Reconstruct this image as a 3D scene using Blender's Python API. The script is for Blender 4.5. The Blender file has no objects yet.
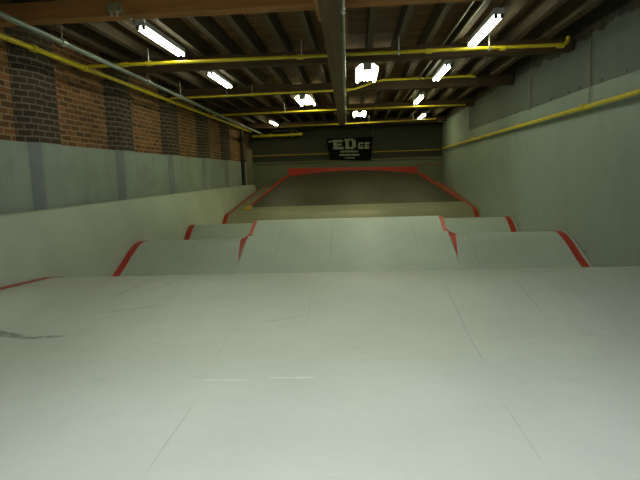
import bpy, math, random
from mathutils import Vector
random.seed(7)
scene = bpy.context.scene
COL = scene.collection
PI = math.pi
EYE = 1.24                      # camera height above the plywood floor
XL, XR, YB, YF = -3.4, 2.77, 16.9, -3.5
ZC = 3.00                       # underside of the roof boards

# ------------------------------------------------------------------ materials
def new_mat(name):
    m = bpy.data.materials.new(name); m.use_nodes = True
    nt = m.node_tree; nt.nodes.clear()
    out = nt.nodes.new('ShaderNodeOutputMaterial')
    b = nt.nodes.new('ShaderNodeBsdfPrincipled')
    nt.links.new(b.outputs[0], out.inputs[0])
    return m, nt, b

class NB:
    """small node builder"""
    def __init__(s, nt): s.nt = nt
    def n(s, t, **kw):
        x = s.nt.nodes.new(t)
        for k, v in kw.items(): setattr(x, k, v)
        return x
    def put(s, sock, v):
        if isinstance(v, bpy.types.NodeSocket): s.nt.links.new(v, sock)
        else: sock.default_value = v
    def math(s, op, a, b=0.0, c=None, clamp=False):
        x = s.n('ShaderNodeMath', operation=op, use_clamp=clamp)
        s.put(x.inputs[0], a); s.put(x.inputs[1], b)
        if c is not None: s.put(x.inputs[2], c)
        return x.outputs[0]
    def mix(s, f, a, b):
        x = s.n('ShaderNodeMix', data_type='RGBA')
        s.put(x.inputs[0], f); s.put(x.inputs[6], a); s.put(x.inputs[7], b)
        return x.outputs[2]
    def pos(s):
        g = s.n('ShaderNodeNewGeometry'); sp = s.n('ShaderNodeSeparateXYZ')
        s.nt.links.new(g.outputs['Position'], sp.inputs[0])
        return g.outputs['Position'], sp.outputs[0], sp.outputs[1], sp.outputs[2]
    def xyz(s, x, y, z=0.0):
        c = s.n('ShaderNodeCombineXYZ')
        s.put(c.inputs[0], x); s.put(c.inputs[1], y); s.put(c.inputs[2], z)
        return c.outputs[0]
    def noise(s, vec, scale, detail=4.0, rough=0.55, dist=0.0):
        x = s.n('ShaderNodeTexNoise')
        s.put(x.inputs['Vector'], vec); x.inputs['Scale'].default_value = scale
        x.inputs['Detail'].default_value = detail; x.inputs['Roughness'].default_value = rough
        x.inputs['Distortion'].default_value = dist
        return x.outputs['Fac']
    def ramp(s, f, lo, hi, a=0.0, b=1.0):
        x = s.n('ShaderNodeMapRange'); x.clamp = True
        s.put(x.inputs[0], f); x.inputs[1].default_value = lo; x.inputs[2].default_value = hi
        x.inputs[3].default_value = a; x.inputs[4].default_value = b
        return x.outputs[0]
    def scale(s, vec, sx, sy, sz):
        x = s.n('ShaderNodeMapping'); s.put(x.inputs[0], vec)
        x.inputs['Scale'].default_value = (sx, sy, sz)
        return x.outputs[0]
    def bump(s, h, strength, dist=0.01):
        x = s.n('ShaderNodeBump'); x.inputs['Strength'].default_value = strength
        x.inputs['Distance'].default_value = dist
        s.put(x.inputs['Height'], h)
        return x.outputs[0]

def c4(c): return (c[0], c[1], c[2], 1.0)

def ramp_paint(name, base, wear=0.10, marks=(), offx=0.0, offy=0.0, rough=0.5, seam=0.75):
    """painted plywood: sheet seams, faint wear and hand-placed scuffs.  marks: (x, y, length, width, angle, colour, amount)"""
    m, nt, b = new_mat(name); k = NB(nt)
    P, X, Y, Z = k.pos()
    n1 = k.noise(P, 1.1, 5); n2 = k.noise(P, 9.0, 6, 0.6)
    dark = tuple(v * (1 - 1.6 * wear) for v in base); lite = tuple(min(1, v * (1 + wear)) for v in base)
    col = k.mix(k.ramp(n1, 0.3, 0.7), c4(dark), c4(lite))
    col = k.mix(k.ramp(n2, 0.55, 0.8, 0, 0.22), col, c4(tuple(v * 0.8 for v in base)))
    br = k.n('ShaderNodeTexBrick', offset=0.5, offset_frequency=2)
    wob = k.math('MULTIPLY', k.noise(P, 0.9, 2), 0.05)
    k.put(br.inputs['Vector'], k.xyz(k.math('ADD', k.math('ADD', Y, wob), offy), k.math('ADD', k.math('ADD', X, wob), offx)))
    br.inputs['Color1'].default_value = br.inputs['Color2'].default_value = (0, 0, 0, 1)
    br.inputs['Mortar'].default_value = (1, 1, 1, 1)
    br.inputs['Scale'].default_value = 1.0; br.inputs['Mortar Size'].default_value = 0.006
    br.inputs['Mortar Smooth'].default_value = 0.3
    br.inputs['Brick Width'].default_value = 2.44; br.inputs['Row Height'].default_value = 1.22
    sm = k.math('MULTIPLY', k.math('MULTIPLY', br.outputs[0], k.ramp(k.noise(P, 0.8, 2), 0.4, 0.55, 0.15, 1)), seam)
    col = k.mix(sm, col, c4(tuple(v * 0.55 for v in base)))
    for (mx, my, L, W, ang, mc, amt) in marks:
        ca, sa = math.cos(ang), math.sin(ang)
        dx = k.math('SUBTRACT', X, mx); dy = k.math('SUBTRACT', Y, my)
        u = k.math('ADD', k.math('MULTIPLY', dx, ca / L), k.math('MULTIPLY', dy, sa / L))
        v = k.math('ADD', k.math('MULTIPLY', dx, -sa / W), k.math('MULTIPLY', dy, ca / W))
        v = k.math('ADD', v, k.math('MULTIPLY', k.math('SUBTRACT', k.noise(P, 5.0, 3), 0.5), 1.2))
        r = k.math('ADD', k.math('MULTIPLY', u, u), k.math('MULTIPLY', v, v))
        f = k.math('MULTIPLY', k.ramp(r, 0.35, 1.0, 1, 0), k.ramp(k.noise(P, 16, 5), 0.35, 0.55, 0.45, 1))
        col = k.mix(k.math('MULTIPLY', f, amt), col, c4(mc))
    k.put(b.inputs['Base Color'], col)
    k.put(b.inputs['Roughness'], k.ramp(n2, 0.3, 0.7, rough - 0.06, rough + 0.1))
    k.put(b.inputs['Normal'], k.bump(n2, 0.04))
    return m

def plain(name, base, rough=0.5, metal=0.0, vary=0.15, scale=12.0, bump=0.05):
    m, nt, b = new_mat(name); k = NB(nt)
    P, X, Y, Z = k.pos()
    n = k.noise(P, scale, 4)
    k.put(b.inputs['Base Color'], k.mix(k.ramp(n, 0.3, 0.7), c4(tuple(v * (1 - vary) for v in base)), c4(tuple(min(1, v * (1 + vary)) for v in base))))
    b.inputs['Roughness'].default_value = rough; b.inputs['Metallic'].default_value = metal
    if bump: k.put(b.inputs['Normal'], k.bump(n, bump))
    return m

def wood(name, a, bcol, axis='x', rough=0.8):
    m, nt, b = new_mat(name); k = NB(nt)
    P, X, Y, Z = k.pos()
    s = (1.2, 22, 22) if axis == 'x' else (22, 1.2, 22) if axis == 'y' else (22, 22, 1.2)
    n = k.noise(k.scale(P, *s), 1.0, 5, 0.6, 0.6); n2 = k.noise(P, 1.7, 3)
    col = k.mix(k.ramp(n, 0.3, 0.7), c4(a), c4(bcol))
    col = k.mix(k.ramp(n2, 0.35, 0.7, 0, 0.5), col, c4(tuple(v * 0.6 for v in a)))
    k.put(b.inputs['Base Color'], col); b.inputs['Roughness'].default_value = rough
    k.put(b.inputs['Normal'], k.bump(n, 0.25))
    return m

def planks(name, a, bcol, width):
    """roof boards laid along X, each its own tone"""
    m, nt, b = new_mat(name); k = NB(nt)
    P, X, Y, Z = k.pos()
    br = k.n('ShaderNodeTexBrick', offset=0.37, offset_frequency=2)
    k.put(br.inputs['Vector'], k.xyz(X, Y))
    br.inputs['Color1'].default_value = c4(a); br.inputs['Color2'].default_value = c4(bcol)
    br.inputs['Mortar'].default_value = (0.004, 0.003, 0.002, 1); br.inputs['Scale'].default_value = 1.0
    br.inputs['Mortar Size'].default_value = 0.006; br.inputs['Brick Width'].default_value = 3.1; br.inputs['Row Height'].default_value = width
    n = k.noise(k.scale(P, 2, 25, 25), 1.0, 5, 0.6, 0.5)
    col = k.mix(k.ramp(n, 0.3, 0.75, 0, 0.6), br.outputs[0], c4(tuple(v * 0.45 for v in a)))
    k.put(b.inputs['Base Color'], col); b.inputs['Roughness'].default_value = 0.85
    return m

def brick(name, c1, c2, mortar, soot=0.3):
    m, nt, b = new_mat(name); k = NB(nt)
    P, X, Y, Z = k.pos()
    br = k.n('ShaderNodeTexBrick', offset=0.5, offset_frequency=2)
    wob = k.math('MULTIPLY', k.math('SUBTRACT', k.noise(P, 6.0, 3), 0.5), 0.02)
    k.put(br.inputs['Vector'], k.xyz(k.math('ADD', k.math('ADD', X, Y), wob), k.math('ADD', Z, wob)))
    br.inputs['Color1'].default_value = c4(c1); br.inputs['Color2'].default_value = c4(c2); br.inputs['Mortar'].default_value = c4(mortar)
    br.inputs['Scale'].default_value = 1.0; br.inputs['Mortar Size'].default_value = 0.010; br.inputs['Mortar Smooth'].default_value = 0.3
    br.inputs['Bias'].default_value = 0.0
    br.inputs['Brick Width'].default_value = 0.205; br.inputs['Row Height'].default_value = 0.066
    n = k.noise(P, 2.3, 5, 0.6); n2 = k.noise(P, 30, 4)
    col = k.mix(k.ramp(n, 0.45, 0.75, 0, soot), br.outputs[0], (0.02, 0.015, 0.012, 1))
    col = k.mix(k.ramp(n2, 0.5, 0.8, 0, 0.35), col, c4(tuple(v * 0.6 for v in c1)))
    k.put(b.inputs['Base Color'], col); b.inputs['Roughness'].default_value = 0.9
    h = k.math('ADD', k.math('MULTIPLY', br.outputs['Fac'], -1.0), k.math('MULTIPLY', n2, 0.4))
    k.put(b.inputs['Normal'], k.bump(h, 0.6, 0.012))
    return m

def painted_wall(name, base, streak=0.25, top=None):
    """painted masonry with vertical drips and smudges; top = (z, colour) for the bare rubble strip above the paint"""
    m, nt, b = new_mat(name); k = NB(nt)
    P, X, Y, Z = k.pos()
    s = k.noise(k.scale(P, 3.2, 3.2, 0.45), 1.0, 4, 0.6); n = k.noise(P, 2.2, 5, 0.6); n2 = k.noise(P, 14, 5)
    col = k.mix(k.ramp(s, 0.4, 0.75, 0, streak), c4(base), c4(tuple(v * 0.62 for v in base)))
    col = k.mix(k.ramp(n, 0.5, 0.75, 0, streak * 1.3), col, c4(tuple(v * 0.6 for v in base)))
    col = k.mix(k.ramp(n2, 0.62, 0.72, 0, 0.25), col, c4(tuple(v * 0.5 for v in base)))
    if top:
        e = k.math('ADD', Z, k.math('MULTIPLY', k.math('SUBTRACT', k.noise(P, 3.0, 4), 0.5), 0.25))
        f = k.ramp(e, top[0] - 0.01, top[0] + 0.02)
        rb = k.mix(k.ramp(k.noise(P, 8, 5), 0.35, 0.65), c4(top[1]), c4(tuple(v * 0.35 for v in top[1])))
        col = k.mix(f, col, rb)
    k.put(b.inputs['Base Color'], col); b.inputs['Roughness'].default_value = 0.7
    k.put(b.inputs['Normal'], k.bump(n2, 0.15))
    return m

def emitter(name, col, strength):
    m = bpy.data.materials.new(name); m.use_nodes = True
    nt = m.node_tree; nt.nodes.clear()
    o = nt.nodes.new('ShaderNodeOutputMaterial'); e = nt.nodes.new('ShaderNodeEmission')
    e.inputs[0].default_value = c4(col); e.inputs[1].default_value = strength
    nt.links.new(e.outputs[0], o.inputs[0])
    return m

GREY = (0.487, 0.515, 0.41)
DARKM = (0.10, 0.11, 0.085); LITEM = (0.75, 0.78, 0.74)
M = {}
def seam_lines(*a):
    """sheet joints running lengthwise: (x, y, half length, strength)"""
    return tuple((x, y, L, 0.0055, PI/2, (0.22, 0.235, 0.19), k_) for x, y, L, k_ in a)
M['front'] = ramp_paint('warm_grey_ramp_paint', GREY, 0.06, seam=0.0, marks=seam_lines((0.70, 3.35, 1.25, 0.45), (1.27, 4.1, 0.9, 0.45), (-0.36, 3.9, 0.7, 0.25), (1.85, 3.9, 0.7, 0.35), (-0.86, 3.0, 0.8, 0.2)) + (
    (-2.46, 3.36, 0.24, 0.040, -0.2, DARKM, 0.7), (-2.16, 3.31, 0.18, 0.024, 0.12, DARKM, 0.65), (1.5, 3.25, 0.9, 0.010, 0.03, DARKM, 0.10),
    (-1.9, 4.2, 0.35, 0.02, 1.2, DARKM, 0.25), (-1.75, 3.75, 0.35, 0.015, 0.25, DARKM, 0.22), (-1.62, 4.35, 0.10, 0.010, 1.1, DARKM, 0.6),
    (-0.55, 3.55, 0.2, 0.008, 0.3, DARKM, 0.3)))
M['floor'] = ramp_paint('pale_grey_floor_paint', (0.487, 0.515, 0.43), 0.05, seam=0.0, marks=seam_lines((-0.80, 2.05, 0.4, 0.35), (0.66, 2.1, 0.35, 0.3)) + (
    (-1.15, 1.62, 0.45, 0.012, -0.30, LITEM, 0.8), (-0.36, 2.65, 0.15, 0.011, 0.0, LITEM, 0.7), (-0.75, 2.62, 0.2, 0.009, 0.02, LITEM, 0.5)))
M['mid'] = ramp_paint('green_grey_ramp_paint', (0.40, 0.465, 0.385), 0.06, offx=0.95, offy=0.3, seam=0.6)
M['kick'] = ramp_paint('pale_green_grey_ramp_paint', (0.42, 0.495, 0.40), 0.05, seam=0.0, marks=seam_lines((-1.06, 7.0, 0.62, 0.6), (-0.34, 7.0, 0.62, 0.8), (0.78, 7.0, 0.6, 0.55)))
M['cream'] = ramp_paint('cream_ramp_paint', (0.26, 0.265, 0.175), 0.08, offx=0.2, seam=0.6)
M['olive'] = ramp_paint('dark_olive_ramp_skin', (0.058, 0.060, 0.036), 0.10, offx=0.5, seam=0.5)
M['bank'] = ramp_paint('grey_bank_paint', (0.46, 0.52, 0.43), 0.08, seam=0.2)
M['red'] = plain('red_edge_paint', (0.42, 0.026, 0.010), 0.45, vary=0.25)
M['salmon'] = plain('worn_red_edge_paint', (0.55, 0.13, 0.085), 0.5, vary=0.35, scale=25)
M['ochre'] = plain('ochre_paint', (0.60, 0.36, 0.01), 0.5)
M['brick'] = brick('orange_brick', (0.28, 0.110, 0.028), (0.10, 0.038, 0.012), (0.31, 0.225, 0.115), 0.35)
M['pilaster'] = brick('sooty_brick', (0.034, 0.023, 0.015), (0.066, 0.038, 0.020), (0.17, 0.14, 0.095), 0.55)
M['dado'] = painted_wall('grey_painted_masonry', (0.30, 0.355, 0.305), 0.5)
M['dadoside'] = painted_wall('shaded_side_grey', (0.225, 0.255, 0.255), 0.3)  # bluish shade of the pilasters' near sides put into the colour
M['rwall'] = painted_wall('grey_painted_wall', (0.27, 0.325, 0.275), 0.16, (2.72, (0.055, 0.045, 0.032)))
M['rpanel'] = painted_wall('shaded_upper_panel', (0.115, 0.132, 0.112), 0.3, (2.72, (0.055, 0.045, 0.032)))  # dimness of the upper wall put into the panel colour
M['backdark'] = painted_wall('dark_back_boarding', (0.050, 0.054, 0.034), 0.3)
M['backpanel'] = painted_wall('olive_back_panel', (0.17, 0.19, 0.12), 0.2)
M['deck'] = planks('roof_boards', (0.26, 0.13, 0.046), (0.11, 0.058, 0.022), 0.14)
M['joist'] = wood('joist_timber', (0.064, 0.043, 0.020), (0.10, 0.068, 0.033), 'y')
M['beam'] = wood('shaded_beam_timber', (0.085, 0.045, 0.018), (0.05, 0.028, 0.012), 'x')  # beam wood darkened for the shaded faces of the farther beams
M['beam_lit'] = wood('lit_beam_timber', (0.46, 0.20, 0.05), (0.24, 0.11, 0.035), 'x')  # beam wood brightened for the lamplight on the nearer beams
M['girder'] = wood('girder_timber', (0.14, 0.085, 0.030), (0.055, 0.034, 0.014), 'y')
M['cleat'] = wood('fresh_timber', (0.42, 0.21, 0.06), (0.30, 0.14, 0.04), 'y')
M['yellow'] = plain('yellow_pipe_paint', (0.62, 0.50, 0.015), 0.38, vary=0.12)
M['steel'] = plain('galvanised_steel', (0.50, 0.53, 0.48), 0.35, 0.7, 0.1)
M['greypipe'] = plain('grey_green_pipe_paint', (0.24, 0.29, 0.24), 0.35, 0.2, 0.1)
M['conduit'] = plain('dull_conduit', (0.22, 0.21, 0.15), 0.45, 0.5, 0.2)
M['white'] = plain('white_enamel', (0.62, 0.64, 0.66), 0.4, 0, 0.04)
M['socket'] = plain('dark_lamp_holder', (0.03, 0.03, 0.04), 0.5)
M['box'] = plain('pale_grey_box', (0.72, 0.72, 0.70), 0.6)
M['blackpipe'] = plain('black_drainpipe', (0.012, 0.012, 0.011), 0.5)
M['post'] = plain('cream_post_paint', (0.25, 0.23, 0.12), 0.6)
M['banner'] = plain('black_vinyl', (0.008, 0.008, 0.007), 0.95, vary=0.3)
for n_ in M['banner'].node_tree.nodes:
    if n_.type == 'BSDF_PRINCIPLED': n_.inputs['Specular IOR Level'].default_value = 0.08
M['letter'] = plain('pale_lettering', (0.34, 0.36, 0.27), 0.6, vary=0.3, scale=30)
M['tube'] = emitter('fluorescent_tube', (0.96, 1.0, 0.74), 21.0)
M['tube_warm'] = emitter('yellowish_fluorescent_tube', (1.0, 1.0, 0.55), 20.0)
M['tube_cool'] = emitter('new_cool_fluorescent_tube', (0.89, 0.96, 1.06), 36.0)  # stronger cool tubes for the added lamps over the run-up

# ------------------------------------------------------------------ mesh helpers (world coordinates in, local to parent out)
class MB:
    def __init__(s): s.v = []; s.f = []
    def add(s, v, f):
        o = len(s.v); s.v += [tuple(p) for p in v]; s.f += [tuple(i + o for i in q) for q in f]; return s
    def box(s, x0, x1, y0, y1, z0, z1):
        return s.add([(x0,y0,z0),(x1,y0,z0),(x1,y1,z0),(x0,y1,z0),(x0,y0,z1),(x1,y0,z1),(x1,y1,z1),(x0,y1,z1)],
                     [(0,3,2,1),(4,5,6,7),(0,1,5,4),(1,2,6,5),(2,3,7,6),(3,0,4,7)])
    def hexa(s, b, t):
        """4 bottom + 4 top corners, both counter-clockwise from above"""
        return s.add(list(b) + list(t), [(0,3,2,1),(4,5,6,7),(0,1,5,4),(1,2,6,5),(2,3,7,6),(3,0,4,7)])
    def prism(s, prof, x0, x1):
        """closed (y,z) profile swept along X"""
        n = len(prof)
        v = [(x0, y, z) for y, z in prof] + [(x1, y, z) for y, z in prof]
        f = [(i, (i+1) % n, n + (i+1) % n, n + i) for i in range(n)]
        f += [tuple(range(n-1, -1, -1)), tuple(range(n, 2*n))]
        return s.add(v, f)
    def prism_y(s, prof, y0, y1):
        """closed (x,z) profile swept along Y"""
        n = len(prof)
        v = [(x, y0, z) for x, z in prof] + [(x, y1, z) for x, z in prof]
        f = [(i, n + i, n + (i+1) % n, (i+1) % n) for i in range(n)]
        f += [tuple(range(n)), tuple(range(2*n-1, n-1, -1))]
        return s.add(v, f)
    def tube(s, pts, r, n=12):
        pts = [Vector(p) for p in pts]; rings = []; ref = None
        for i, p in enumerate(pts):
            d = (pts[min(i+1, len(pts)-1)] - pts[max(i-1, 0)]).normalized()
            if ref is None: ref = Vector((0,0,1)) if abs(d.z) < 0.9 else Vector((1,0,0))
            a = d.cross(ref).normalized(); b = a.cross(d).normalized(); ref = b
            rings.append([p + a*math.cos(2*PI*k/n)*r + b*math.sin(2*PI*k/n)*r for k in range(n)])
        v = [q for R in rings for q in R]; f = []
        for i in range(len(rings)-1):
            for k in range(n):
                f.append((i*n+k, i*n+(k+1) % n, (i+1)*n+(k+1) % n, (i+1)*n+k))
        f += [tuple(range(n-1, -1, -1)), tuple((len(rings)-1)*n + k for k in range(n))]
        return s.add(v, f)
    def ball(s, c, r, n=10):
        v = []; f = []
        for i in range(n+1):
            t = PI*i/n
            for k in range(n): v.append((c[0]+r*math.sin(t)*math.cos(2*PI*k/n), c[1]+r*math.sin(t)*math.sin(2*PI*k/n), c[2]+r*math.cos(t)))
        for i in range(n):
            for k in range(n): f.append((i*n+k, i*n+(k+1) % n, (i+1)*n+(k+1) % n, (i+1)*n+k))
        return s.add(v, f)
    def build(s, name, mat, parent=None, bevel=0.0, sharp=35):
        off = world_of(parent) if parent else Vector((0,0,0))
        me = bpy.data.meshes.new(name)
        me.from_pydata([tuple(Vector(p) - off) for p in s.v], [], s.f)
        me.validate(); me.update()
        import bmesh
        bm = bmesh.new(); bm.from_mesh(me)
        bmesh.ops.remove_doubles(bm, verts=bm.verts, dist=1e-6)
        bmesh.ops.recalc_face_normals(bm, faces=bm.faces)
        for fc in bm.faces: fc.smooth = True
        bm.to_mesh(me); bm.free()
        me.set_sharp_from_angle(angle=math.radians(sharp))
        me.materials.append(mat)
        o = bpy.data.objects.new(name, me); COL.objects.link(o)
        if parent: o.parent = parent
        if bevel:
            md = o.modifiers.new('edge', 'BEVEL'); md.width = bevel; md.segments = 2; md.limit_method = 'ANGLE'
        return o

def world_of(o):
    v = Vector((0,0,0))
    while o: v = v + o.location; o = o.parent
    return v
def tag(o, label, cat, group=None):
    o['label'] = label; o['category'] = cat
    if group: o['group'] = group
    return o
def thing(name, label, cat, loc, group=None):
    o = bpy.data.objects.new(name, None); COL.objects.link(o); o.location = loc; o.empty_display_size = 0.1
    return tag(o, label, cat, group)
def struct(name, mb, mat, parent=None, **kw):
    o = mb.build(name, mat, parent, **kw)
    if not parent: o['kind'] = 'structure'
    return o
def copy_tree(o, parent=None):
    c = o.copy(); COL.objects.link(c); c.parent = parent
    for ch in list(o.children): copy_tree(ch, c)
    return c

# ------------------------------------------------------------------ the setting
struct('floor', MB().prism([(YF-0.3, -0.25), (YB+0.3, -0.25), (YB+0.3, 0.0), (2.9, 0.0), (2.9, 0.16), (YF-0.3, 0.16)], XL-0.3, XR+0.3), M['floor'])
struct('ceiling', MB().box(XL-0.3, XR+0.3, YF-0.3, YB+0.3, ZC, ZC+0.05), M['deck'])
wl = struct('wall_left', MB().box(XL-0.3, XL, YF-0.3, YB+0.3, -0.25, ZC), M['brick'])
struct('wall_right', MB().box(XR, XR+0.3, YF-0.3, YB+0.3, -0.25, ZC), M['rwall'])
struct('wall_front', MB().box(XL, XR, YF-0.3, YF, 0, ZC), M['dado'])
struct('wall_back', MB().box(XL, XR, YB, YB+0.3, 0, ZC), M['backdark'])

PIL = [-1.05, 1.0, 3.1, 5.13, 7.1, 9.15, 11.25, 13.25]
for y in PIL:
    a, b = XL+0.0005, XL+0.10
    q_ = [(a, y-0.015), (b, y+0.20), (b, y+0.62), (a, y+0.62)]
    MB().hexa([(x_, y_, 1.657) for x_, y_ in q_], [(x_, y_, ZC-0.002) for x_, y_ in q_]).build('pilaster', M['pilaster'], wl)
# grey painted lower wall, stepping out round every pilaster
d = MB(); d.box(XL+0.001, XL+0.05, YF+0.01, 16.1, 0.0, 1.655)
for y in PIL:
    a, b, c_ = XL+0.001, XL+0.105, 0.0
    d.hexa([(a, y-0.02, 0.0), (b, y+0.20, 0.0), (b, y+0.62, 0.0), (a, y+0.62, 0.0)], [(a, y-0.02, 1.656), (b, y+0.20, 1.656), (b, y+0.62, 1.656), (a, y+0.62, 1.656)])
dd = struct('trim_1', d, M['dado'])
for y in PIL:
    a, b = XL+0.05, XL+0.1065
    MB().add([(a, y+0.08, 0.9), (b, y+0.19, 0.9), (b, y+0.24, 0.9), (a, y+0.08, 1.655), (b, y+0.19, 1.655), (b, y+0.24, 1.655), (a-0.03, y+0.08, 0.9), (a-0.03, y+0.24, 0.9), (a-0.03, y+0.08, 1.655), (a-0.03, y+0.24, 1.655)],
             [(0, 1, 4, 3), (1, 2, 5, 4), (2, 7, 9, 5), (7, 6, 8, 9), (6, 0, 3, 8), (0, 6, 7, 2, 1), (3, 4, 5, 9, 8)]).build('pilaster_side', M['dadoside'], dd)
# upper grey panels on the painted wall and the fixing heads along their lower edge
p = MB()
p.box(XR-0.008, XR-0.0005, YF+0.02, 13.0, 2.14, 2.80)
up = struct('trim_2', p, M['rpanel'])
for y in (5.15, 5.62, 6.15, 6.72, 7.05, 7.7, 8.25, 9.3, 10.2):
    MB().tube([(XR-0.009, y, 2.165), (XR-0.018, y, 2.165)], 0.014, 8).build('bolt_head', M['socket'], up)
# back wall: lower olive panel with a ledge
struct('trim_3', MB().box(XL+0.005, XR-0.005, YB-0.10, YB-0.001, 0.0, 1.60), M['backpanel'])
struct('trim_4', MB().box(XL+0.005, XR-0.005, YB-0.16, YB-0.002, 1.601, 1.63), M['post'])
struct('trim_5', MB().box(1.95, XR-0.02, YB-0.115, YB-0.101, 1.39, 1.41), M['red'])
q = MB()
for i, z in enumerate((2.03, 2.21, 2.39, 2.57)): q.box(XL+0.01, XR-0.01, YB-0.02, YB-0.001, z, z+0.165)
struct('trim_6', q, M['backdark'])

# ------------------------------------------------------------------ ceiling timber
JX = [-3.02 + 0.36*i for i in range(16)]
first = None
for x in JX:
    if first is None:
        first = MB().box(x-0.035, x+0.035, YF+0.001, YB-0.001, 2.80, ZC-0.001).build('ceiling_joist', M['joist']); o = first
        o.location = (0,0,0)
    else:
        o = first.copy(); COL.objects.link(o); o.location = (x-JX[0], 0, 0)
    tag(o, 'dark narrow timber joist running lengthwise under the brown roof boards', 'joist', 'lengthwise roof joists')
BEAMS = [(-2.3, 'timber cross beam over the run-up, behind the camera'), (0.05, 'timber cross beam straight above the camera'),
         (2.35, 'timber cross beam over the run-up, ahead of the camera and out of frame'),
         (4.65, 'red-brown cross beam at the top edge, with a junction box on its face'),
         (6.97, 'red-brown cross beam right behind the first long yellow pipe'),
         (9.42, 'dark cross beam behind the yellow pipe with the upward bend'),
         (12.4, 'dark cross beam behind the third yellow pipe'),
         (16.1, 'dark cross beam above the black banner')]
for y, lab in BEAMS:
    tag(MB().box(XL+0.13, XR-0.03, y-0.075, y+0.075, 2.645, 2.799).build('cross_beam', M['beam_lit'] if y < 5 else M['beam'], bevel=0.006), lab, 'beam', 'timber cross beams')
# lengthwise girder, a little askew, with its conduit
def gx(y): return -0.165 - 0.0145*(y-3.4) + 0.024
g = thing('ceiling_girder', 'heavy lengthwise timber girder hanging below the cross beams at mid ceiling', 'girder', (gx(6.5), 6.5, 2.37))
mb = MB()
w = 0.075
y0, y1 = YF+0.02, 12.62
mb.hexa([(gx(y0)-w,y0,2.36),(gx(y0)+w,y0,2.36),(gx(y1)+w,y1,2.36),(gx(y1)-w,y1,2.36)],
        [(gx(y0)-w,y0,2.56),(gx(y0)+w,y0,2.56),(gx(y1)+w,y1,2.56),(gx(y1)-w,y1,2.56)])
mb.build('girder_timber', M['girder'], g, bevel=0.006)
for y, _ in BEAMS[:-1]:
    MB().box(gx(y)-0.06, gx(y)+0.06, y-0.06, y+0.06, 2.561, 2.644).build('packing_block', M['cleat'], g)
cp = [(gx(y)+w+0.016, y, 2.385 + 0.004*math.sin(y*2)) for y in [YF+0.1 + 0.5*i for i in range(39)] if y < 12.6]
cd = tag(MB().tube(cp, 0.011, 8).build('girder_conduit', M['steel']), 'thin pale conduit clipped along the lower edge of the central girder', 'conduit')
for y in (3.9, 4.6, 5.3, 6.6, 8.0, 9.5, 11.2):
    MB().box(gx(y)+w+0.001, gx(y)+w+0.032, y-0.02, y+0.02, 2.368, 2.402).build('conduit_clip', M['steel'], cd)
tag(MB().box(gx(5)+w+0.012, gx(5)+w+0.05, 4.74, 5.75, 2.565, 2.64).build('timber_cleat', M['cleat']), 'orange timber cleat beside the girder, between the first two cross beams', 'timber')
tag(MB().box(gx(4)-w-0.05, gx(4)-w-0.01, 3.4, 4.55, 2.50, 2.60).build('timber_cleat', M['cleat']), 'orange timber cleat at the top edge on the brick-wall side of the girder', 'timber')

# ------------------------------------------------------------------ ramps
def cosine(y, foot, crest, h):
    t = min(1, max(0, (y-foot)/(crest-foot)))
    return h*0.5*(1-math.cos(PI*t))
def fr(y): return 0.16 + cosine(y, 2.9, 4.55, 0.185) if y < 4.55 else cosine(y, 5.8, 4.55, 0.345)
def fr_side(y):
    """the first roller's edge beside the bank, where the dip is filled to a gentle fillet"""
    if y > 4.7: return fr(y)
    a = 0.338 + 0.055*min(1, (4.7-y)/0.85)
    return a if y > 3.5 else 0.16 + cosine(y, 2.9, 3.5, a-0.16)
def fr_xy(x, y):
    t_ = min(1, max(0, (-2.45-x)/0.45)); t_ = t_*t_*(3-2*t_)
    return fr(y) + t_*(fr_side(y)-fr(y))
def h2(y): return cosine(y, 5.92, 7.08, 0.365) if y < 7.08 else cosine(y, 8.25, 7.08, 0.365)
def h3(y): return cosine(y, 8.66, 9.42, 0.362) if y < 9.42 else cosine(y, 10.25, 9.42, 0.362)
def h4(y): return cosine(y, 11.3, 12.1, 0.362) if y < 12.1 else 0.362 + (0.108*(y-12.25) if y > 12.4 else 0.0162*(y-12.1)/0.3)
def kick(y):
    if y < 6.35: return h2(y)
    if y < 7.55:
        a, b = h2(6.35), 0.575; t = (y-6.35)/1.2
        return a + (b-a)*(0.92*t + 0.08*t*t)
    return 0.575 - 0.118*(y-7.55)
def line(f, y0, y1, n): return [(y0+(y1-y0)*i/n, f(y0+(y1-y0)*i/n)) for i in range(n+1)]
def ramp_surface(f, y0, y1, x0, x1, n, mat, parent, name='riding_surface'):
    pr = [(y, max(z, 0.0)+0.004*min(1, 400*max(z, 0)+(1 if y0 > 3 else 0))) for y, z in line(f, y0, y1, n)]
    if y0 < 3: pr = pr[1:]
    return MB().prism([(y0, 0.0003 if y0 < 3 else 0.001)] + pr + [(y1, 0.001)], x0, x1).build(name, mat, parent, sharp=30)
def stripe(f, y0, y1, x0, x1, n, mat, parent, lift=0.008, name='edge_stripe'):
    top = [(y, max(z, 0)+lift) for y, z in line(f, y0, y1, n)]
    bot = [(y, max(z, 0)+0.0045) for y, z in reversed(line(f, y0, y1, n))]
    return MB().prism(top + bot, x0, x1).build(name, mat, parent, sharp=30)
XA, XB = -3.06, 2.755
S0, S1 = (-3.055, -2.965), (2.625, 2.715)
t = thing('roller_ramp', 'wide pale grey roller across the whole room, the first hump from the camera', 'ramp', (0, 4.55, 0))
xs = [XA + 0.06*i for i in range(11)] + [-2.0, -1.0, 0.0, 1.0, 2.0, XB]
ys = [2.901 + (5.8-2.901)*i/48 for i in range(49)]
v = [(x, y, max(fr_xy(x, y), 0.0) + (0.0002 if j == 0 else 0.001)) for x in xs for j, y in enumerate(ys)]
nb = len(v); v += [(x, y, 0.0005) for x in xs for y in ys]; f = []
NX, NY = len(xs), len(ys)
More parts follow.
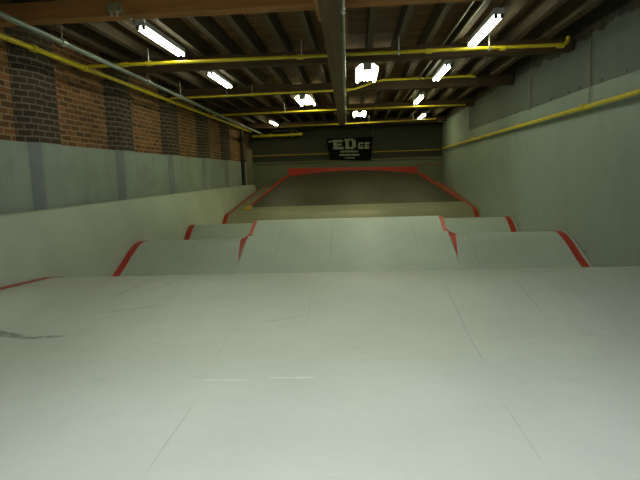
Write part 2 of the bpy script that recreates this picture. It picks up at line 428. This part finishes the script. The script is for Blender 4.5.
for i in range(NX-1):
    for j in range(NY-1):
        a = i*NY+j; f += [(a, a+NY, a+NY+1, a+1), (nb+a, nb+a+1, nb+a+NY+1, nb+a+NY)]
for i in range(NX-1):
    for j in (0, NY-1):
        a = i*NY+j; f.append((a, a+NY, nb+a+NY, nb+a))
for j in range(NY-1):
    for i in (0, NX-1):
        a = i*NY+j; f.append((a, a+1, nb+a+1, nb+a))
MB().add(v, f).build('riding_surface', M['front'], t, sharp=50)
stripe(fr_side, 3.1, 5.7, -2.955, -2.875, 40, M['red'], t); stripe(fr, 3.2, 5.7, *S1, 32, M['red'], t)
t = thing('roller_ramp', 'green-grey roller section of the second row, between the brick-wall bank and the kicker', 'ramp', (-2.3, 7.08, 0), 'side rollers of the second row')
ramp_surface(h2, 5.92, 8.25, XA, -1.5055, 40, M['mid'], t); stripe(h2, 5.95, 8.2, *S0, 36, M['red'], t)
t = thing('roller_ramp', 'green-grey roller section of the second row, between the kicker and the grey painted wall', 'ramp', (2.0, 7.08, 0), 'side rollers of the second row')
ramp_surface(h2, 5.92, 8.25, 1.2355, XB, 40, M['mid'], t); stripe(h2, 5.95, 8.2, *S1, 36, M['red'], t)
K0, K1 = -1.505, 1.235
t = thing('kicker_ramp', 'pale green-grey kicker ramp with worn red edges standing between the two second-row rollers', 'ramp', (-0.14, 7.5, 0))
MB().prism([(5.92, 0.001)] + [(y, max(z, 0)+0.004) for y, z in line(kick, 5.92, 7.55, 40)] + [(8.6, kick(8.6)), (8.6, 0.001)], K0, K1).build('riding_surface', M['kick'], t, sharp=30)
for sx, xe in ((-1, K0), (1, K1)):
    top = [(y, z+0.008) for y, z in line(kick, 7.12, 7.545, 12)]; bot = [(y, z+0.0045) for y, z in reversed(line(kick, 7.12, 7.545, 12))]
    MB().prism(top+bot, *sorted((xe, xe-sx*0.055))).build('edge_stripe', M['salmon'], t)
    # flared red skirt from the kicker's edge down onto the roller beside it
    v = []; n = 0
    for i in range(19):
        y = 6.42 + 0.05*i
        q = max(0.0, min(1.0, (y-6.42)/0.62)); q = q if y < 7.12 else max(0.0, 1-(y-7.12)/0.2)
        zt, zb = max(kick(y), h2(y))+0.007, max(h2(y), 0)+0.007
        xo = xe + sx*(0.002 + 0.09*q)
        v += [(xe, y, zt), (xo, y, zb), (xe+sx*0.001, y, zb-0.0015)]; n += 1
    f = []
    for i in range(n-1):
        for k in range(3): f.append((3*i+k, 3*i+(k+1) % 3, 3*i+3+(k+1) % 3, 3*i+3+k))
    f += [(0, 1, 2), (3*n-1, 3*n-2, 3*n-3)]
    MB().add(v, f).build('side_skirt', M['red'], t)
t = thing('roller_ramp', 'grey roller of the third row, its crest just behind the kicker lip', 'ramp', (-0.15, 9.42, 0))
ramp_surface(h3, 8.66, 10.25, XA, XB, 40, M['mid'], t); stripe(h3, 8.7, 10.2, *S0, 32, M['red'], t); stripe(h3, 8.7, 10.2, *S1, 32, M['red'], t)
t = thing('landing_bank', 'cream roller face running up into a long incline to the back wall', 'ramp', (-0.15, 12.1, 0))
MB().prism([(11.3, 0.001)] + [(y, z+0.004) for y, z in line(h4, 11.3, 12.1, 16)] + [(12.25, 0.372), (12.4, 0.382)] + [(y, h4(y)+0.004) for y in (12.6, 13.5, 15, 16.78)] + [(16.78, 0.001)], XA, XB).build('riding_surface', M['cream'], t, sharp=20)
stripe(h4, 11.35, 12.1, *S0, 16, M['red'], t); stripe(h4, 11.35, 12.1, *S1, 16, M['red'], t)
stripe(h4, 12.1, 16.7, S0[0], S0[0]+0.07, 16, M['red'], t); stripe(h4, 12.1, 16.7, S1[1]-0.07, S1[1], 16, M['red'], t)

# trapezoid wedge standing on the incline
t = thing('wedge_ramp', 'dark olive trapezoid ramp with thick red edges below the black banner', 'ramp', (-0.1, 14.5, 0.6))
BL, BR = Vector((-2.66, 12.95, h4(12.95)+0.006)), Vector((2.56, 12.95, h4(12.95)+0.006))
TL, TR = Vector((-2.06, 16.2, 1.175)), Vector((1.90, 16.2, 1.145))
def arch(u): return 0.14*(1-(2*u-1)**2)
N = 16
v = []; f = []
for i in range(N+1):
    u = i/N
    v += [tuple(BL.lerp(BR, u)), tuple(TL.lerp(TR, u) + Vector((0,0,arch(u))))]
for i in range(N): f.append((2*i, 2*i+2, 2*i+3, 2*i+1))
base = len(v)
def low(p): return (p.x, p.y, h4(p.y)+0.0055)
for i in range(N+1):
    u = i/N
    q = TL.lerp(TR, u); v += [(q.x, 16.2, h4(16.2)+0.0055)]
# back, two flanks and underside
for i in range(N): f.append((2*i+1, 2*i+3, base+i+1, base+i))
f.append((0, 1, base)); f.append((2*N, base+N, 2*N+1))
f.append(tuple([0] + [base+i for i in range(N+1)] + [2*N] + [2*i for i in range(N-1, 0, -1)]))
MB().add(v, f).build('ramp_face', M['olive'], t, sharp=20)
def edge_strip(a, b, w0, w1, name, mat, sx, lift=0.014):
    """painted batten along an inclined edge, w0 wide at a and w1 wide at b, outward by sx"""
    a, b = Vector(a), Vector(b); up = Vector((0, -0.22, 0.97))
    A = [a+up*0.002, a+Vector((sx*w0,0,0))+up*0.002, b+Vector((sx*w1,0,0))+up*0.002, b+up*0.002]
    if sx < 0: A = [A[1], A[0], A[3], A[2]]
    return MB().hexa([p-up*0.04 for p in A], [p+up*lift for p in A]).build(name, mat, t)
edge_strip(BL, TL, 0.05, 0.13, 'edge_stripe', M['red'], -1)
midR = BR.lerp(TR, 0.55)
edge_strip(BR, TR, 0.05, 0.13, 'edge_stripe', M['red'], 1)
# coping board: straight top, arched lower edge
zt = lambda u: 1.425 + (1.345-1.425)*u
v = []; f = []
for i in range(N+1):
    u = i/N; q = TL.lerp(TR, u)
    lo = q.z + arch(u) - 0.008
    for yy in (16.17, 16.215): v += [(q.x, yy, lo), (q.x, yy, max(zt(u), lo+0.05))]
for i in range(N):
    a = 4*i; b = 4*i+4
    f += [(a, b, b+1, a+1), (a+3, b+3, b+2, a+2), (a+1, b+1, b+3, a+3), (a+2, b+2, b, a)]
f += [(0, 1, 3, 2), (4*N, 4*N+2, 4*N+3, 4*N+1)]
MB().add(v, f).build('coping_board', M['red'], t)
pq = [(-2.78, 12.55), (-2.60, 12.55), (-2.62, 13.25), (-2.70, 13.25)]
oc = MB(); oc.hexa([(x, y, h4(y)+0.005) for x, y in pq], [(x, y, h4(y)+0.03) for x, y in pq])
oc.build('yellow_patch', M['ochre'], t)

# long side bank under the painted lower wall
t = thing('side_bank', 'long smooth grey side bank leaning against the lower brick-side wall', 'ramp', (-3.2, 6.5, 0))
prof = []
for i in range(13):
    s = i/12
    prof.append((-3.062 - 0.19*s**2.2 - 0.012*s, 0.02 + 0.92*s))
MB().prism_y([(-3.29, 0.002)] + [(-3.062, 0.002)] + prof + [(-3.29, 0.94)], YF+0.05, 16.75).build('bank_face', M['bank'], t)
MB().box(-3.292, -3.26, YF+0.05, 16.75, 0.941, 0.955).build('top_ledge', M['front'], t)

# ------------------------------------------------------------------ pipes
def pipe(name, pts, r, mat, label, cat, couplings=(), rods=(), n=12, group=None, cmat=None, zt=2.644):
    o = thing(name, label, cat, pts[len(pts)//2], group)
    MB().tube(pts, r, n).build('pipe_run', mat, o)
    for c, d in couplings:
        c, d = Vector(c), Vector(d).normalized()
        MB().tube([c-d*0.035, c+d*0.035], r*1.45, n).build('pipe_coupling', cmat or mat, o)
    for c in rods:
        c = Vector(c)
        m_ = MB(); m_.tube([c+Vector((0,-0.012,0)), c+Vector((0,0.012,0))] if abs(pts[0][0]-pts[-1][0]) < 0.6 else [c+Vector((-0.012,0,0)), c+Vector((0.012,0,0))], r*1.35, n)
        m_.tube([c+Vector((0,0,r)), (c.x, c.y, zt)], 0.006, 6); m_.build('pipe_hanger', M['steel'], o)
    return o
Y_ = M['yellow']
zl = 2.595
pipe('yellow_pipe', [(-3.235, YF+0.1, zl), (-3.235, 16.5, zl)], 0.027, Y_, 'long yellow pipe running along the top of the brick wall', 'pipe',
     [((-3.235, y, zl), (0,1,0)) for y in (5.3, 6.3, 9.2, 11.6, 14.5)])
pipe('yellow_pipe', [(-3.19, 6.32, 2.612), (-2.0, 6.36, 2.620), (2.40, 6.46, 2.628), (2.46, 6.463, 2.632), (2.50, 6.465, 2.665), (2.505, 6.466, 2.72)], 0.021, Y_,
     'straight yellow pipe crossing the ceiling in front of the second cross beam', 'pipe',
     [((x, 6.36+0.0227*(x+2), 2.62), (1,0,0)) for x in (-2.75, -2.45, -0.62, 0.9, 1.75, 2.42)], [(x, 6.36+0.0227*(x+2), 2.62) for x in (-2.45, -0.6, 0.55, 1.6)], zt=2.80)
pipe('yellow_pipe', [(-3.2, 9.2, 2.63), (-0.9, 9.2, 2.640), (-0.14, 9.2, 2.640), (0.03, 9.2, 2.652), (0.2, 9.2, 2.70), (0.38, 9.2, 2.76), (0.52, 9.2, 2.778), (0.75, 9.2, 2.781), (2.0, 9.2, 2.781), (2.06, 9.2, 2.765)], 0.018, Y_,
     'yellow pipe crossing the ceiling with an upward bend beside the girder', 'pipe', [((-1.75, 9.2, 2.635), (1,0,0)), ((-0.1, 9.2, 2.64), (1,0,0)), ((1.98, 9.2, 2.781), (1,0,0))],
     [(-2.2, 9.2, 2.634), (-1.75, 9.2, 2.636)], zt=2.80)
pipe('yellow_pipe', [(-3.2, 11.6, 2.585), (-0.5, 11.6, 2.60), (2.4, 11.6, 2.59)], 0.018, Y_, 'third yellow pipe crossing the ceiling, above the white six-tube lamp by the girder', 'pipe',
     [((0.5, 11.6, 2.597), (1,0,0))], [(-1.5, 11.6, 2.595), (1.3, 11.6, 2.595)], zt=2.80)
pipe('yellow_pipe', [(-1.95, 14.5, 2.56), (-0.24, 14.5, 2.555), (1.75, 14.5, 2.58), (2.2, 14.5, 2.585)], 0.018, Y_, 'fourth yellow pipe crossing the ceiling just above the black banner', 'pipe',
     [((-0.22, 14.5, 2.555), (1,0,0)), ((0.42, 14.5, 2.56), (1,0,0))], [(-0.22, 14.5, 2.555), (0.42, 14.5, 2.56), (1.6, 14.5, 2.578)], zt=2.80)
pipe('yellow_pipe', [(-3.2, 16.55, 2.46), (-2.3, 16.55, 2.465), (-1.62, 16.55, 2.475)], 0.042, Y_, 'short thick yellow pipe in the back corner by the brick wall', 'pipe',
     [((-2.62, 16.55, 2.463), (1,0,0)), ((-1.95, 16.55, 2.47), (1,0,0)), ((-1.68, 16.55, 2.474), (1,0,0))], [(-1.95, 16.55, 2.47)], zt=2.80)
pipe('yellow_pipe', [(2.685, YF+0.1, 1.905), (2.685, 4.5, 1.905), (2.685, 10, 1.89), (2.685, 16.3, 1.87)], 0.027, Y_, 'yellow pipe fixed low along the grey painted wall', 'pipe',
     [((2.685, y, 1.903), (0,1,0)) for y in (2.4, 6.42, 8.9, 12.2)])
wp = [o for o in COL.objects if o.get('label') == 'yellow pipe fixed low along the grey painted wall'][0]
for y in (0.5, 2.4, 4.4, 6.42, 8.9, 12.2, 15.5): MB().box(2.69, XR-0.0005, y-0.02, y+0.02, 1.875, 1.93).build('wall_bracket', M['ochre'], wp)
pipe('yellow_rail', [(-3.3, 16.76, 1.85), (2.7, 16.76, 1.85)], 0.014, M['ochre'], 'thin yellow rail along the back wall behind the banner', 'rail')
pipe('grey_pipe', [(-2.72, YF+0.1, 2.555), (-2.745, 4.2, 2.56), (-2.83, 9, 2.555), (-2.845, 11.6, 2.525), (-2.86, 16.4, 2.50)], 0.0255, M['greypipe'], 'long grey pipe hung on rods parallel to the brick wall', 'pipe',
     [((-2.745-0.0177*(y-4.2), y, 2.56), (0,1,0)) for y in (5.0, 7.15)], [(-2.745-0.0177*(y-4.2), y, 2.56) for y in (2.6, 5.0, 7.15, 8.6)], cmat=M['steel'], zt=2.80)
pipe('lamp_conduit', [(1.14, YF+0.1, 2.785), (1.135, 6, 2.785), (1.10, 11.9, 2.785)], 0.013, M['conduit'], 'thin brown conduit beside the girder-side of the painted-wall strip lights', 'conduit', n=8)
pipe('lamp_conduit', [(1.25, YF+0.1, 2.785), (1.235, 7, 2.785), (1.205, 11.9, 2.785)], 0.013, M['conduit'], 'second thin brown conduit, next to the painted-wall strip lights', 'conduit', n=8)
pipe('wall_conduit', [(2.742, 6.42, 1.94), (2.742, 6.42, 2.70)], 0.009, M['conduit'], 'vertical conduit rising from the coupling of the yellow wall pipe', 'conduit', n=8)
pipe('wall_conduit', [(2.742, 8.5, 2.10), (2.742, 8.5, 2.70)], 0.009, M['conduit'], 'short vertical conduit on the upper wall panel above the yellow wall pipe', 'conduit', n=8)
pipe('pale_conduit', [(-2.55, 16.5, 2.60), (-1.86, 16.5, 2.605), (-1.80, 16.5, 2.59), (-1.79, 16.5, 2.53)], 0.010, M['steel'], 'short pale conduit above the thick yellow corner pipe', 'conduit', n=8)
pipe('pale_conduit', [(2.10, 13.4, 2.42), (2.62, 14.6, 2.50)], 0.010, M['steel'], 'short slanting pale conduit by the far end of the painted wall', 'conduit', n=8)
o = pipe('drainpipe', [(-3.30, 15.35, 0.955), (-3.30, 15.35, 2.57)], 0.055, M['blackpipe'], 'black vertical drainpipe at the far end of the brick wall', 'drainpipe', [((-3.30, 15.35, 1.66), (0,0,1)), ((-3.30, 15.35, 2.3), (0,0,1))])
tag(MB().box(-3.39, -3.25, 16.3, 16.62, 0.955, 2.06).build('corner_post', M['post'], bevel=0.01), 'cream painted post in the back corner beside the black drainpipe', 'post')
jb = thing('junction_box', 'small pale junction box on the first visible cross beam', 'junction box', (-2.02, 4.55, 2.67))
MB().box(-2.07, -1.97, 4.50, 4.574, 2.665, 2.735).build('box_body', M['post'], jb, bevel=0.006)
for dx in (-0.025, 0.025): MB().tube([(-2.02+dx, 4.53, 2.664), (-2.02+dx, 4.53, 2.63)], 0.013, 8).build('cable_gland', M['steel'], jb)
MB().tube([(-1.97, 4.53, 2.70), (-1.93, 4.62, 2.625), (-1.96, 5.0, 2.75), (-2.0, 5.15, 2.76), (-2.03, 5.20, 2.76)], 0.007, 8).build('lamp_cable', M['conduit'], jb)

# ------------------------------------------------------------------ lamps
ZT = 2.715
def make_strip():
    o = thing('strip_light', 'x', 'light', (0, 0, ZT), 'twin-tube strip lights')
    L = 0.61
    m_ = MB(); m_.prism_y([(-0.056, ZT+0.03), (-0.05, ZT+0.075), (0.05, ZT+0.075), (0.056, ZT+0.03), (0.05, ZT+0.018), (-0.05, ZT+0.018)], -L, L)
    m_ = m_.build('housing', M['white'], None); rel(m_, o)
    for x in (-0.030, 0.030):
        tb = MB().tube([(x, -L+0.02, ZT), (x, L-0.02, ZT)], 0.0165, 12).build('lamp_tube', M['tube'], None); rel(tb, o)
        for e in (-1, 1):
            c = MB().box(x-0.014, x+0.014, *sorted((e*(L-0.02), e*L)), ZT-0.02, ZT+0.02).build('lamp_holder', M['socket'], None); rel(c, o)
    for y in (-0.42, 0.42):
        h = MB().tube([(0, y, ZT+0.075), (0, y, ZT+0.084)], 0.005, 6).build('hanger_rod', M['steel'], None); rel(h, o)
    return o
def make_hood():
    o = thing('hood_light', 'x', 'light', (0, 0, ZT), 'six-tube hooded lights')
    L = 0.62
    m_ = MB(); m_.prism_y([(-0.17, ZT-0.005), (-0.10, ZT+0.05), (-0.07, ZT+0.085), (0.07, ZT+0.085), (0.10, ZT+0.05), (0.17, ZT-0.005), (0.165, ZT-0.006), (0.095, ZT+0.044), (-0.095, ZT+0.044), (-0.165, ZT-0.006)], -L, L)
    m_ = m_.build('reflector_hood', M['white'], None); rel(m_, o)
    for x, a, b in ((-0.137, 0.13, 0.0), (-0.082, 0.04, 0.15), (-0.027, 0.02, 0.10), (0.027, 0.02, 0.10), (0.082, 0.04, 0.15), (0.137, 0.13, 0.0)):
        z = ZT + (0.02 if abs(x) < 0.1 else 0.008)
        tb = MB().tube([(x, -L+a, z-0.01), (x, L-b-0.05, z-0.01)], 0.0215, 12).build('lamp_tube', M['tube'], None); rel(tb, o)
        c = MB().box(x-0.02, x+0.02, L-b-0.05, L-b, z-0.03, z+0.012).build('lamp_holder', M['socket'], None); rel(c, o)
    b_ = MB().box(-0.06, 0.06, -L-0.10, -L-0.001, ZT-0.045, ZT+0.07).build('sensor_box', M['box'], None); rel(b_, o)
    for y in (-0.45, 0.45):
        h = MB().tube([(0, y, ZT+0.085), (0, y, ZT+0.084)], 0.004, 6).build('hanger_rod', M['steel'], None); rel(h, o)
    return o
def rel(ch, o):
    for v_ in ch.data.vertices: v_.co.z -= ZT
    ch.parent = o
def retube(o, y):
    """tubes tinted by depth: cool and brighter over the run-up, yellowish at the far end"""
    m = M['tube_cool'] if y < 2.5 else M['tube_warm'] if y > 9.5 else M['tube']
    for c in o.children:
        if c.name.startswith('lamp_tube'):
            c.material_slots[0].link = 'OBJECT'; c.material_slots[0].material = m
strips = [(-2.07, 5.82, 'first twin-tube strip light on the brick-wall side, above the straight yellow pipe'),
          (-2.06, 8.22, 'second twin-tube strip light on the brick-wall side, between two yellow pipes'),
          (1.45, 6.07, 'first twin-tube strip light on the painted-wall side, ending at the straight yellow pipe'),
          (1.38, 8.45, 'second twin-tube strip light on the painted-wall side, behind the straight yellow pipe'),
          (1.39, 11.45, 'third twin-tube strip light on the painted-wall side, above the third yellow pipe'),
          (1.91, 15.05, 'last twin-tube strip light on the painted-wall side, above the fourth yellow pipe'),
          (-2.33, 15.3, 'small dim-looking strip light in the back corner above the thick yellow pipe')]
hoods = [(0.21, 8.3, 'white six-tube hooded lamp beside the girder, behind the straight yellow pipe'),
         (-0.98, 10.95, 'white six-tube hooded lamp on the brick-wall side of the girder'),
         (0.15, 13.75, 'white six-tube hooded lamp above the black banner'),
         (-0.55, 2.75, 'white six-tube hooded fill lamp added over the first roller, out of frame'),  # this and the next three are unseen lamps added to brighten the foreground
         (0.35, 1.25, 'white six-tube hooded fill lamp added over the run-up beside the girder, out of frame'),
         (-0.60, 1.15, 'white six-tube hooded fill lamp added over the run-up, brick side, out of frame'),
         (0.22, -0.9, 'white six-tube hooded fill lamp added above and behind the camera, out of frame')]
p0 = make_strip(); p1 = make_hood()
for i, (x, y, lab) in enumerate(strips):
    o = p0 if i == 0 else copy_tree(p0)
    o.location = (x, y, ZT); o['label'] = lab
    retube(o, y)
for i, (x, y, lab) in enumerate(hoods):
    o = p1 if i == 0 else copy_tree(p1)
    o.location = (x, y, ZT); o['label'] = lab
    retube(o, y)

# ------------------------------------------------------------------ banner
bn = thing('banner', 'black banner reading EDGE in pale block letters hanging on the back wall', 'banner', (-0.15, 16.72, 1.6))
TLb, TRb, BLb, BRb = (-0.885, 2.312), (0.59, 2.318), (-0.775, 1.640), (0.51, 1.590)
yb = 16.72
def quad(u, v_):
    """u, v in 0..1 on the banner, v downward"""
    a = Vector(TLb).lerp(Vector(TRb), u); b = Vector(BLb).lerp(Vector(BRb), u); p = a.lerp(b, v_)
    return p.x, p.y
NU = 12
v = []; f = []
for i in range(NU+1):
    for j in range(7):
        x, z = quad(i/NU, j/6)
        v.append((x, yb+0.004*math.sin(i*1.3+j*0.4), z))
nn = len(v); v += [(x, y+0.006, z) for x, y, z in v]
for i in range(NU):
    for j in range(6):
        a = i*7+j; f.append((a, a+1, a+8, a+7)); f.append((nn+a, nn+a+7, nn+a+8, nn+a+1))
for i in range(NU):
    a = i*7; f.append((a, a+7, nn+a+7, nn+a)); a += 6; f.append((a, nn+a, nn+a+7, a+7))
for j in range(6):
    f.append((j, nn+j, nn+j+1, j+1)); a = NU*7+j; f.append((a, a+1, nn+a+1, nn+a))
MB().add(v, f).build('banner_sheet', M['banner'], bn)
def glyph(mb_, u0, u1, v0, v1, rects):
    for k_, (a, b, c, e) in enumerate(rects):
        ft = yb-0.012-0.0007*(k_ % 5)
        U = lambda t_: u0+(u1-u0)*t_
        V = lambda t_: v0+(v1-v0)*t_
        c_ = [quad(U(a), V(e)), quad(U(b), V(e)), quad(U(b), V(c)), quad(U(a), V(c))]
        mb_.hexa([(x, ft, z) for x, z in c_], [(x, yb-0.006, z) for x, z in c_])
E_ = [(0.10, 0.42, 0, 1), (0, 1, 0, 0.24), (0.42, 0.86, 0.40, 0.60), (0, 1, 0.74, 1)]
D_ = [(0.08, 0.38, 0, 1), (0, 0.80, 0, 0.20), (0, 0.80, 0.80, 1), (0.66, 1.0, 0.12, 0.88)]
G_ = [(0, 0.36, 0.08, 0.92), (0.1, 1, 0, 0.24), (0.1, 1, 0.76, 1), (0.68, 1, 0.52, 1), (0.5, 1, 0.5, 0.66)]
for nm, a in (('letter_e', (0.115, 0.355, 0.07, 0.50, E_)), ('letter_d', (0.385, 0.635, 0.04, 0.50, D_)), ('letter_g', (0.685, 0.80, 0.22, 0.50, G_)), ('letter_e', (0.825, 0.945, 0.22, 0.50, E_))):
    mb_ = MB(); glyph(mb_, *a); mb_.build(nm, M['letter'], bn)
mb_ = MB(); glyph(mb_, 0.03, 0.12, 0.11, 0.17, [(0, 1, 0, 1)]); mb_.build('letter_mark', M['letter'], bn)
for (u0, u1, v0, v1, n_) in ((0.27, 0.69, 0.565, 0.645, 13), (0.24, 0.72, 0.715, 0.80, 11), (0.37, 0.61, 0.86, 0.92, 9)):
    mb_ = MB(); glyph(mb_, u0, u1, v0, v1, [(i/n_, (i+0.82)/n_, 0.0 if i % 3 else 0.12, 1) for i in range(n_)]); mb_.build('lettering_line', M['letter'], bn)
for px in (TLb, TRb):
    MB().tube([(px[0], yb+0.003, px[1]), (px[0], 16.66, 2.46), (px[0], 16.2, 2.643)], 0.005, 6).build('hanging_cord', M['conduit'], bn)
tag(MB().box(-0.79, -0.10, 16.775, 16.8, 1.43, 1.592).build('notice_board', M['backpanel'], bevel=0.004), 'small pale board on the back wall below the banner', 'board')

# ------------------------------------------------------------------ camera
F = 520.0
phi = math.atan(0.033); vx, vy = 35.0, 68.0
ax = vx*math.cos(phi)+vy*math.sin(phi); ay = -vx*math.sin(phi)+vy*math.cos(phi)
th = math.atan(ay/F); psi = math.atan(ax/(ay*math.sin(th)+F*math.cos(th)))
h = Vector((-math.sin(psi), math.cos(psi), 0)); z = Vector((0,0,1))
fw = h*math.cos(th)-z*math.sin(th); u0 = h*math.sin(th)+z*math.cos(th); r0 = Vector((math.cos(psi), math.sin(psi), 0))
r = r0*math.cos(phi)-u0*math.sin(phi); u = r0*math.sin(phi)+u0*math.cos(phi)
cam = bpy.data.cameras.new('camera'); co = bpy.data.objects.new('camera', cam); COL.objects.link(co)
from mathutils import Matrix
mw = Matrix(((r.x, u.x, -fw.x, 0), (r.y, u.y, -fw.y, 0), (r.z, u.z, -fw.z, EYE), (0, 0, 0, 1)))
co.matrix_world = mw
cam.sensor_fit = 'HORIZONTAL'; cam.sensor_width = 36.0; cam.lens = F/640*36.0; cam.clip_start = 0.05; cam.clip_end = 100
scene.camera = co

wd = bpy.data.worlds.new('World'); scene.world = wd; wd.use_nodes = True
wd.node_tree.nodes['Background'].inputs[0].default_value = (0.5, 0.55, 0.6, 1); wd.node_tree.nodes['Background'].inputs[1].default_value = 0.0
vs = scene.view_settings; vs.view_transform = 'Standard'; vs.look = 'None'; vs.gamma = 1.0; vs.use_curve_mapping = False
vs.exposure = 0.0
scene.cycles.use_denoising = True
scene.cycles.max_bounces = 8; scene.cycles.diffuse_bounces = 5
